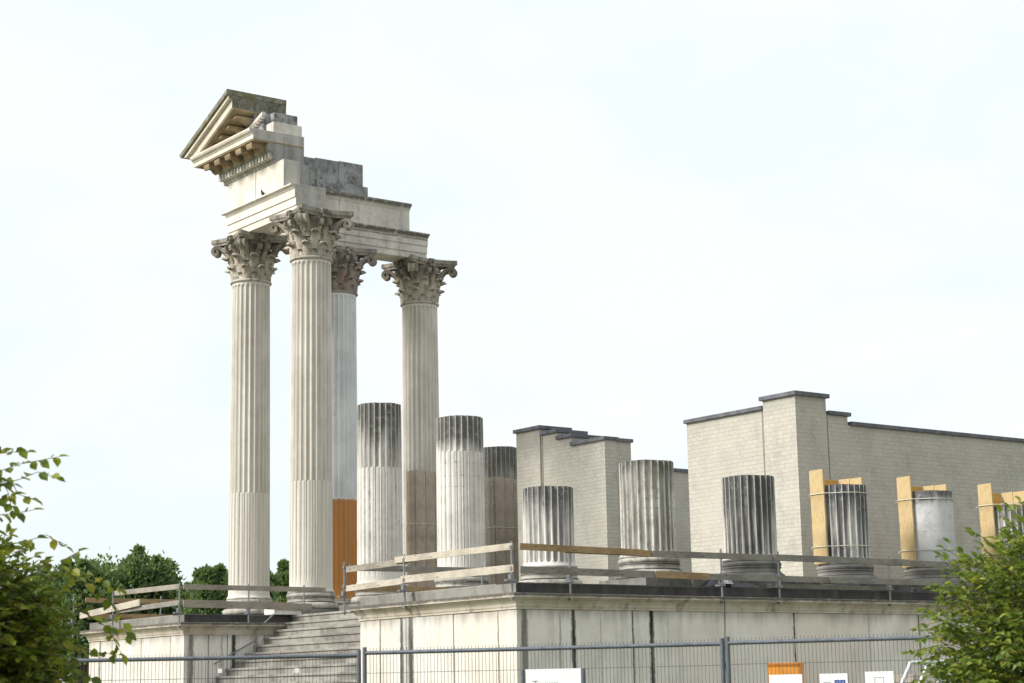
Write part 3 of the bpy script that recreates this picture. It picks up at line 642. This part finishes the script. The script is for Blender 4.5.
# ------------------------------------------------------------------ odds and ends on the podium edge
mb = MB(); mb.box((0, 0, 0), (.14, 3.5, .09)); tag(mb.build('timber_plank', m_bg, bevel=.004, loc=(8.92, 2.35, ZT+.004)), 'long grey plank lying on the black podium edge before the dark column bases', 'plank')
def crumple(nm, size, mat, loc, seed, lab, cat):
    n = 18; V = []; 
    for i in range(n):
        for j in range(n):
            u, v = i/(n-1), j/(n-1); e_ = min(u, 1-u, v, 1-v)*4; h = min(1, e_)*size[2]*(.55+.9*noise.noise(Vector((u*4+seed, v*4, 0)))+.5*abs(noise.noise(Vector((u*9, v*9+seed, 2)))))
            V.append(((u-.5)*size[0], (v-.5)*size[1], max(.004, h)))
    F = [(i*n+j, i*n+j+1, (i+1)*n+j+1, (i+1)*n+j)[::-1] for i in range(n-1) for j in range(n-1)]
    m_ = MB(); m_.add(V, F, True); return tag(m_.build(nm, mat, loc=loc), lab, cat)
m_tarp, t, b = newmat('black_sheet', .35, .5); t.links.new(mixc(t, nz(t, wpos(t), 7), (.012, .013, .017), (.03, .032, .04)), b.inputs['Base Color'])
crumple('plastic_sheet', (.45, 1.5, .2), m_tarp, (8.84, 1.35, ZT), 3, 'crumpled black plastic sheet on the podium edge below a dark column base', 'plastic sheet')
crumple('plastic_bag', (.2, .3, .13), plain('white_bag', (.6, .6, .62), .5), (9.0, 1.15, ZT+.06), 9, 'small white plastic bag on the black sheet at the podium edge', 'bag')
m_wstone = plain('pale_cut_stone', (.66, .65, .62), .8)
mb = MB(); mb.box((0, 0, 0), (.5, .8, .17)); tag(mb.build('stone_block', m_wstone, bevel=.01, loc=(-4.2, -1.72, ZT+.002)), 'pale cut stone block at the stair head before the tall column base', 'stone block')
for (y_, h_, lab) in ((.62, .27, 'squared black block beside the plinth of the mossy-topped column'), (3.45, .24, 'squared black block beside the plinth of the dark streaked column'), (6.2, .24, 'squared black block beside the plinth of the yellow boarded column')):
    mb = MB(); mb.box((-.3, -.28, 0), (.3, .42, h_)); tag(mb.build('stone_block', m_pl, bevel=.012, loc=(8.55, y_+.1, ZT+.003)), lab, 'stone block', 'black blocks between the side column bases')
mb = MB(); pts = [Vector((9.29, .85, 3.4)), Vector((9.30, .83, 3.0)), Vector((9.22, .86, 2.2)), Vector((9.30, .9, 1.2)), Vector((9.35, 1.0, .02))]
mb.path(pts, [.009]*5, 6); tag(mb.build('cable', plain('cable_dark', (.05, .05, .055), .6)), 'thin dark cable hanging down the podium side from the guard rail', 'cable')

# ------------------------------------------------------------------ construction fence
m_fence = plain('fence_frame_zinc', (.13, .145, .17), .5, .35, .2, 15); m_wire = plain('fence_wire', (.10, .105, .12), .5, .3, .1, 20); m_white = plain('panel_white', (.78, .79, .80), .5, 0, .03); m_conc = plain('concrete_foot', (.30, .29, .27), .9)
m_ink = plain('ink_grey', (.25, .26, .28), .6); m_blue = plain('ink_blue', (.03, .08, .30), .5)
def fence(A, B, h, label, dz=0, group='mobile mesh fence panels in front of the podium', spike=.045, sp=.034):
    A = Vector((A[0], A[1], 0)); B = Vector((B[0], B[1], 0)); d = B-A; Ln = d.length; th = atan2(d.y, d.x)
    o = thing('mesh_fence', label, 'fence', A, th, group)
    mb = MB(); r = .021
    mb.tube((.0, 0, .12), (.0, 0, h+.035), r, 10); mb.tube((Ln, 0, .12), (Ln, 0, h+.03), r, 10)
    mb.tube((0, 0, h-.02), (Ln, 0, h-.02), .019, 10); mb.tube((0, 0, .2), (Ln, 0, .2), .019, 10); mb.build('frame', m_fence, o)
    w_ = MB(); x = .05
    while x < Ln-.03:
        w_.tube((x, .012, .2), (x, .012, h+spike-.02), 0.0024, 4, caps=False); x += sp
    z = h-.21
    while z > .25:
        w_.tube((0, -.006, z), (Ln, -.006, z), .0032, 4, caps=False); z -= .19
    w_.build('wire_mesh', m_wire, o); return o
fB = fence((20.90, -14.73), (23.68, -12.70), 2.07, 'middle mesh fence panel, a white notice hanging on it')
fA = fence((18.81, -17.50), (20.86, -14.77), 2.05, 'left mesh fence panel ending at the bush, in front of the stairs')
fC = fence((23.74, -12.69), (26.71, -10.84), 2.075, 'right mesh fence panel running behind the right bush, three papers on it')
for i, (x, y, rz, lab) in enumerate(((20.85, -14.78, .75, 'concrete foot under the fence posts by the stairs'), (23.71, -12.69, .6, 'concrete foot under the fence posts right of the middle panel'), (18.75, -17.56, .9, 'concrete foot under the left end of the fence'), (26.71, -10.84, .55, 'concrete foot under the right end of the fence'))):
    mb = MB(); mb.prism([(-.36, 0), (.36, 0), (.34, .13), (-.34, .13)], 'y', -.11, .11); q = mb.build('concrete_foot', m_conc, bevel=.015, loc=(x, y, .003)); q.rotation_euler = (0, 0, rz+pi/2); tag(q, lab, 'fence foot', 'concrete feet of the mesh fence')
def sign(fn, A, B, s0, s1, z1, z0, label, marks, cat='sign', group=None):
    A = Vector((A[0], A[1], 0)); B = Vector((B[0], B[1], 0)); d = (B-A).normalized(); th = atan2(d.y, d.x)
    nrm = Vector((d.y, -d.x, 0)); loc = A+d*s0+nrm*.03; loc.z = z0
    o = thing(fn, label, cat, loc, th, group)
    mb = MB(); mb.box((0, -.002, 0), (s1-s0, .003, z1-z0)); mb.build('panel', m_white, o)
    for (x0, x1, a, b_, mat) in marks:
        mb = MB(); mb.box((x0, -.0045, z1-z0-b_), (x1, -.0025, z1-z0-a)); mb.build('print', mat, o)
    return o
A_, B_ = (20.90, -14.73), (23.68, -12.70); A2, B2 = (23.74, -12.69), (26.71, -10.84)
so = sign('notice_board', A_, B_, 1.60, 2.13, 1.862, 1.35, 'wide white notice with faint grey writing on the middle fence panel', [(.07, .12, .105, .112, m_ink), (.09, .10, .105, .15, m_ink)]+[(.14+.022*i, .155+.022*i, .125, .15, m_ink) for i in range(8)], group='white notices on the mesh fence')
mb = MB(); mb.tube((-.025, .0, -.02), (-.025, 0, .51), .02, 8); mb.build('side_strip', m_fence, so); mb = MB(); mb.tube((.555, .0, -.02), (.555, 0, .51), .02, 8); mb.build('side_strip', m_fence, so)
sign('notice_paper', A2, B2, .375, .67, 1.765, 1.36, 'white paper with a faint drawing, in front of the orange box', [(.10, .20, .10, .103, m_ink), (.12, .19, .13, .134, m_ink)], group='white notices on the mesh fence')
sign('notice_paper', A2, B2, .825, 1.07, 1.765, 1.36, 'white paper with two blue square emblems', [(.03, .10, .07, .075, m_ink), (.03, .09, .09, .095, m_ink), (.13, .175, .055, .105, m_blue), (.18, .225, .055, .105, m_blue), (.143, .162, .07, .078, m_white), (.193, .215, .072, .08, m_white)], group='white notices on the mesh fence')
sign('notice_paper', A2, B2, 1.225, 1.47, 1.775, 1.36, 'rightmost white paper with a thin outlined rectangle', [(.08, .16, .05, .053, m_ink), (.08, .083, .05, .14, m_ink), (.157, .16, .05, .14, m_ink)], group='white notices on the mesh fence')
def tagp(u0, z, A, B, lab):
    A = Vector((A[0], A[1], 0)); B = Vector((B[0], B[1], 0)); d = (B-A).normalized(); p = B-d*u0+Vector((d.y, -d.x, 0))*.025; p.z = z
    mb = MB(); mb.box((-.02, -.002, -.02), (.02, .002, .02)); q = mb.build('plastic_tag', m_white, loc=p); q.rotation_euler = (0, 0, atan2(d.y, d.x)); tag(q, lab, 'tag', 'small white tags on the left fence panel')
tagp(1.27, 1.91, (18.75, -17.56), (20.82, -14.8), 'small square white tag on the left fence panel, nearer the bush')
tagp(.54, 1.90, (18.75, -17.56), (20.82, -14.8), 'small white tag on the left fence panel, in front of the stairs')

# orange cabinet, board stack, leaning panels behind the fence
m_or = plain('orange_paint', (.62, .25, .03), .55, 0, .12, 8)
oc = thing('orange_box', 'weathered orange open-fronted box standing behind the fence papers', 'box', (18.95, -7.2, 0), -.93)
mb = MB(); mb.box((-.21, -.2, 0), (-.14, .2, 1.97)); mb.box((.14, -.2, 0), (.21, .2, 1.95)); mb.box((-.21, -.2, 1.90), (.21, .2, 1.965)); mb.box((-.14, .17, 0), (.14, .2, 1.9)); mb.build('carcass', m_or, oc, bevel=.006)
mb = MB(); mb.box((-.14, -.19, 1.62), (.14, .17, 1.65)); mb.box((-.14, -.19, 1.2), (.14, .17, 1.23)); mb.box((-.14, -.19, .7), (.14, .17, .73)); mb.build('shelf', m_bb, oc)
mb = MB(); mb.box((-.02, -.15, 1.655), (.1, .1, 1.80)); mb.build('drawer', m_cop, oc)
bs = thing('board_stack', 'stack of pale timber boards standing behind the fence papers', 'timber stack', (20.3, -6.6, 0), -.93)
for i in range(12):
    mb = MB(); mb.box((-.45+random.uniform(-.03, .03), -.2, i*.149), (.45+random.uniform(-.03, .03), .2, i*.149+.14)); mb.build('board', m_bn, bs, bevel=.004)
for i in range(3):
    o = thing('leaning_fence', ('outermost', 'middle', 'innermost')[i]+' of the three mesh fence panels leaning together beside the right bush', 'fence', (22.6+.125*i, -10.35+.13*i, 0), .8, 'leaning mesh fence panels beside the bush')
    hh = 2.06; Wd = 3.3; mb = MB()
    sl = .5
    def q3(x, z): return (x+sl*z*.9, z*.12, z*.915)
    for a, b_ in (((0, .05), (0, hh)), ((Wd, .05), (Wd, hh)), ((0, hh), (Wd, hh)), ((0, .1), (Wd, .1))): mb.tube(q3(*a), q3(*b_), .021, 8)
    mb.build('frame', plain('fence_frame_light', (.55, .57, .58), .45, .3), o)
    w_ = MB(); x = .1
    while x < Wd: w_.tube(q3(x, .1), q3(x, hh), .002, 4, caps=False); x += .05
    z = .3
    while z < hh: w_.tube(q3(0, z), q3(Wd, z), .0025, 4, caps=False); z += .2
    w_.build('wire_mesh', m_wire, o)

# ------------------------------------------------------------------ vegetation
def leafmat(name, cols, trans=.35, island=True):
    m, t, b = newmat(name, .5, .35)
    g_ = N(t, 'ShaderNodeNewGeometry'); r_ = N(t, 'ShaderNodeValToRGB'); t.links.new(g_.outputs['Random Per Island'], r_.inputs[0])
    el = r_.color_ramp.elements
    while len(el) < len(cols): el.new(.5)
    for i, (p, c_) in enumerate(cols): el[i].position = p; el[i].color = (*c_, 1)
    c_ = mixc(t, rng(t, nz(t, g_.outputs['Position'], 2.2, 3), .35, .65, 0, .5), r_.outputs[0], cols[0][1])
    t.links.new(c_, b.inputs['Base Color'])
    tr = N(t, 'ShaderNodeBsdfTranslucent'); t.links.new(mixc(t, .5, c_, (.22, .28, .03)), tr.inputs[0])
    mx_ = N(t, 'ShaderNodeMixShader', inp={0: trans}); o_ = t.nodes['Material Output']
    t.links.new(b.outputs[0], mx_.inputs[1]); t.links.new(tr.outputs[0], mx_.inputs[2]); t.links.new(mx_.outputs[0], o_.inputs[0]); return m
m_bark = plain('bark', (.12, .09, .065), .9, 0, .3, 12)
m_lfr = leafmat('hornbeam_leaf', [(0, (.08, .15, .026)), (.45, (.17, .24, .04)), (.8, (.29, .34, .055)), (1, (.42, .39, .07))], .45)
m_lfl = leafmat('hornbeam_leaf_left', [(0, (.05, .09, .014)), (.35, (.13, .19, .024)), (.75, (.33, .37, .04)), (1, (.40, .32, .03))], .45)
m_tr = leafmat('tree_leaf', [(0, (.10, .17, .08)), (.6, (.17, .26, .11)), (1, (.25, .33, .14))], .4)
def rv(): 
    while True:
        v = Vector((random.uniform(-1, 1), random.uniform(-1, 1), random.uniform(-1, 1)))
        if .05 < v.length < 1: return v.normalized()
def addleaf(V, F, p, d, up, L, Wd):
    d = d.normalized(); s_ = d.cross(up)
    if s_.length < .05: s_ = d.orthogonal()
    s_.normalize(); n_ = s_.cross(d); o = len(V); k = random.uniform(.05, .22)*L; dr = random.uniform(.0, .25)*L
    for a, w_, h in ((0, 0, 0), (.28, .42, 1), (.62, .46, .8), (1, 0, 0)):
        c_ = p+d*L*a-n_*dr*a*a
        if w_ == 0: V.append(tuple(c_))
        else:
            V.append(tuple(c_+s_*Wd*w_+n_*k*h)); V.append(tuple(c_-n_*.0)); V.append(tuple(c_-s_*Wd*w_+n_*k*h))
    F += [(o, o+1, o+2), (o, o+2, o+3), (o+1, o+4, o+5, o+2), (o+2, o+5, o+6, o+3), (o+4, o+7, o+5), (o+5, o+7, o+6)]
def twig(V, F, B, p, d, ln, n, L, r=.0022, droop=.25):
    d = d.normalized(); pts = [p.copy()]; side = d.cross(Vector((0, 0, 1))); side = side.normalized() if side.length > .1 else Vector((1, 0, 0))
    for i in range(n):
        d = (d+Vector((0, 0, -1))*droop/n+rv()*.10).normalized(); q = pts[-1]+d*ln/n; pts.append(q)
        sg = 1 if i % 2 else -1
        ld = (d*.55+side*sg*.85+Vector((0, 0, random.uniform(-.55, .1)))+rv()*.25)
        addleaf(V, F, q, ld, (Vector((0, 0, 1))+rv()*.55), L*random.uniform(.65, 1.15), L*.62)
    addleaf(V, F, pts[-1], d, Vector((0, 0, 1))+rv()*.4, L, L*.6)
    B.path(pts[::2] if len(pts) > 4 else pts, [r]*len(pts[::2] if len(pts) > 4 else pts), 4)
def shrub(label, base, blobs, ntw, L, mat, sprigs=(), seed=1, name='leafy_bush'):
    random.seed(seed); V, F = [], []; B = MB()
    o = thing(name, label, 'bush', base); b0 = Vector(base)
    for c_, r_, wt in blobs:
        c_ = Vector(c_); n = int(ntw*wt)
        for i in range(n):
            v = rv(); f = random.random()**.42
            lump = 1+.22*noise.noise(v*2.3+Vector((seed, 0, 0)))+.10*noise.noise(v*6)
            p = c_+Vector((v.x*r_[0], v.y*r_[0], v.z*r_[1]))*f*lump
            if p.z < .05: continue
            d = Vector((v.x, v.y, v.z*.5+.35))+rv()*.6
            twig(V, F, B, p, d, random.uniform(.14, .30), random.randint(5, 8), L)
        for i in range(12):
            v = rv(); e_ = c_+Vector((v.x*r_[0], v.y*r_[0], abs(v.z)*r_[1]))*.8; m_ = (b0+e_)/2+rv()*.12
            B.path([b0+rv()*.05+Vector((0, 0, .06)), m_, e_], [.016, .010, .004], 6)
    for s_ in sprigs:
        pts = [Vector(p) for p in s_]; tot = sum((pts[i+1]-pts[i]).length for i in range(len(pts)-1))
        B.path(pts, [.0024-.0012*i/len(pts) for i in range(len(pts))], 5)
        k = 0
        for i in range(len(pts)-1):
            d = pts[i+1]-pts[i]; m_ = max(2, int(d.length/.026))
            for j in range(m_):
                if random.random() < .12: continue
                p = pts[i]+d*(j+random.random()*.6)/m_; k += 1; sd_ = d.normalized().cross(Vector((0, 0, 1))).normalized()*(1 if k % 2 else -1)
                addleaf(V, F, p, d.normalized()*.5+sd_*.8+Vector((0, 0, random.uniform(-.9, .2)))+rv()*.3, Vector((0, 0, 1))+rv()*.8, L*random.uniform(.8, 1.35), L*.78)
        addleaf(V, F, pts[-1], pts[-1]-pts[-2], Vector((0, 0, 1))+rv()*.5, L, L*.6)
    V = [(x-b0.x, y-b0.y, z-b0.z) for x, y, z in V]; B.v = [(x-b0.x, y-b0.y, z-b0.z) for x, y, z in B.v]
    fm = MB(); fm.v = V; fm.f = F; fm.sm = [False]*len(F); fm.build('foliage', mat, o); B.build('branches', m_bark, o); return o
shrub('green hornbeam bush with yellowish leaves at the lower right corner', (28.45, -14.15, 0), [((28.43, -14.09, 1.76), (.78, .86), 1.0), ((28.86, -13.63, 1.8), (.85, .80), .5), ((28.55, -14.0, .85), (.80, .9), .35)], 2300, .064, m_lfr, seed=5)
SPR = [
 [(26.694,-20.779,2.815),(26.774,-20.594,2.891),(26.844,-20.412,2.931)],
 [(26.810,-20.827,2.921),(26.848,-20.681,2.941),(26.841,-20.590,2.947)],
 [(26.877,-20.847,2.731),(26.953,-20.664,2.789),(26.957,-20.569,2.831),(26.950,-20.471,2.810)],
 [(26.756,-20.775,2.798),(26.782,-20.638,2.792),(26.733,-20.583,2.736),(26.722,-20.489,2.710)],
 [(26.839,-20.774,2.603),(26.845,-20.669,2.617),(26.863,-20.551,2.641)],
 [(26.683,-20.680,2.451),(26.742,-20.513,2.494),(26.743,-20.419,2.524),(26.737,-20.308,2.464)],
 [(26.910,-20.525,2.377),(26.934,-20.367,2.302),(26.959,-20.208,2.225),(26.943,-20.096,2.122),(26.895,-20.018,1.993)],
 [(27.063,-20.480,2.343),(27.104,-20.303,2.277),(27.109,-20.175,2.217)],
 [(26.946,-20.312,2.120),(26.962,-20.160,2.027),(26.928,-20.060,1.887)],
 [(27.018,-20.461,2.362),(27.025,-20.366,2.415)],
 [(26.811,-20.360,1.969),(26.854,-20.181,1.905),(26.868,-20.056,1.889)],
 [(26.859,-20.433,1.864),(26.885,-20.277,1.801),(26.882,-20.161,1.743)],
 [(26.940,-20.795,2.830),(26.905,-20.707,2.724),(26.845,-20.659,2.638)],
 [(26.771,-20.723,2.694),(26.780,-20.619,2.725)]]
shrub('dark hornbeam bush with drooping yellow-green sprigs at the lower left corner', (26.3, -20.8, 0), [((26.32, -20.89, 1.84), (.59, .60), 1.0), ((26.04, -21.08, 2.0), (.72, .68), .6), ((26.3, -20.8, .9), (.68, .9), .35)], 2300, .063, m_lfl, SPR, 11)

def tree(label, x, y, h, r, seed, dens=1.0):
    random.seed(seed); o = thing('leafy_tree', label, 'tree', (x, y, 0), 0, 'distant trees beyond the podium')
    B = MB(); B.path([Vector((0, 0, 0)), Vector((.1, 0, h*.25)), Vector((0, .1, h*.5)), Vector((.05, 0, h*.8))], [.22, .17, .11, .04], 8); B.build('trunk', m_bark, o)
    V, F = [], []; Bl = MB()
    cl = []
    for i in range(85):
        v = rv(); v.z = abs(v.z)*1.0-.25*(random.random())
        p = Vector((v.x*r*.78, v.y*r*.78, h*.50+v.z*h*.40))*1.0; p.z = min(p.z, h*.93)
        cl.append((p, r*random.uniform(.16, .38))); Bl.path([Vector((0, 0, h*random.uniform(.2, .5))), p*.6+Vector((0, 0, h*.18)), p], [.07, .04, .015], 5)
    for i in range(16):
        q_ = Vector((random.uniform(-.6, .6)*r, random.uniform(-.6, .6)*r, 0)); q_.z = h*random.uniform(.93, 1.02)-q_.length*.45
        for j in range(4): cl.append((q_+Vector((0, 0, -.22*j))+rv()*.08, r*(.05+.03*j)))
    for p, rr in cl:
        for k in range(int(210*dens)):
            v = rv(); q = p+Vector((v.x, v.y, v.z*.85))*rr*(random.random()**.62)*(1.25+1.3*noise.noise(v*2+p))
            addleaf(V, F, q, v+Vector((0, 0, .4))+rv()*.6, rv()+Vector((0, 0, .8)), random.uniform(.14, .28), .13)
    fm = MB(); fm.v = V; fm.f = F; fm.sm = [False]*len(F); fm.build('crown', m_tr, o); Bl.build('limbs', m_bark, o); return o
TR = [(88, 556, 82, 2.6), (142, 553, 84, 2.7), (48, 572, 88, 2.8), (214, 569, 80, 1.6), (285, 562, 85, 1.5), (182, 590, 92, 1.8), (250, 590, 95, 2.0), (115, 590, 95, 2.2)]
LB = ['dark tree left of the larger central tree, behind the left bush', 'largest leafy tree, above the timber rails left of the columns', 'tree mostly hidden behind the left bush', 'small tree just left of the leftmost tall column', 'narrow tree seen between the two front tall columns', 'low tree between the largest tree and the leftmost column', 'low tree hidden behind the leftmost tall column', 'low background tree behind the gap of the two big trees']
for i, (u, v, d, r_) in enumerate(TR):
    dr = Fw+R2*((u-512)/1881.07)-U2*((v-341.5)/1881.07); p = CP+dr*d
    tree(LB[i], p.x, p.y, p.z, r_, 30+i)
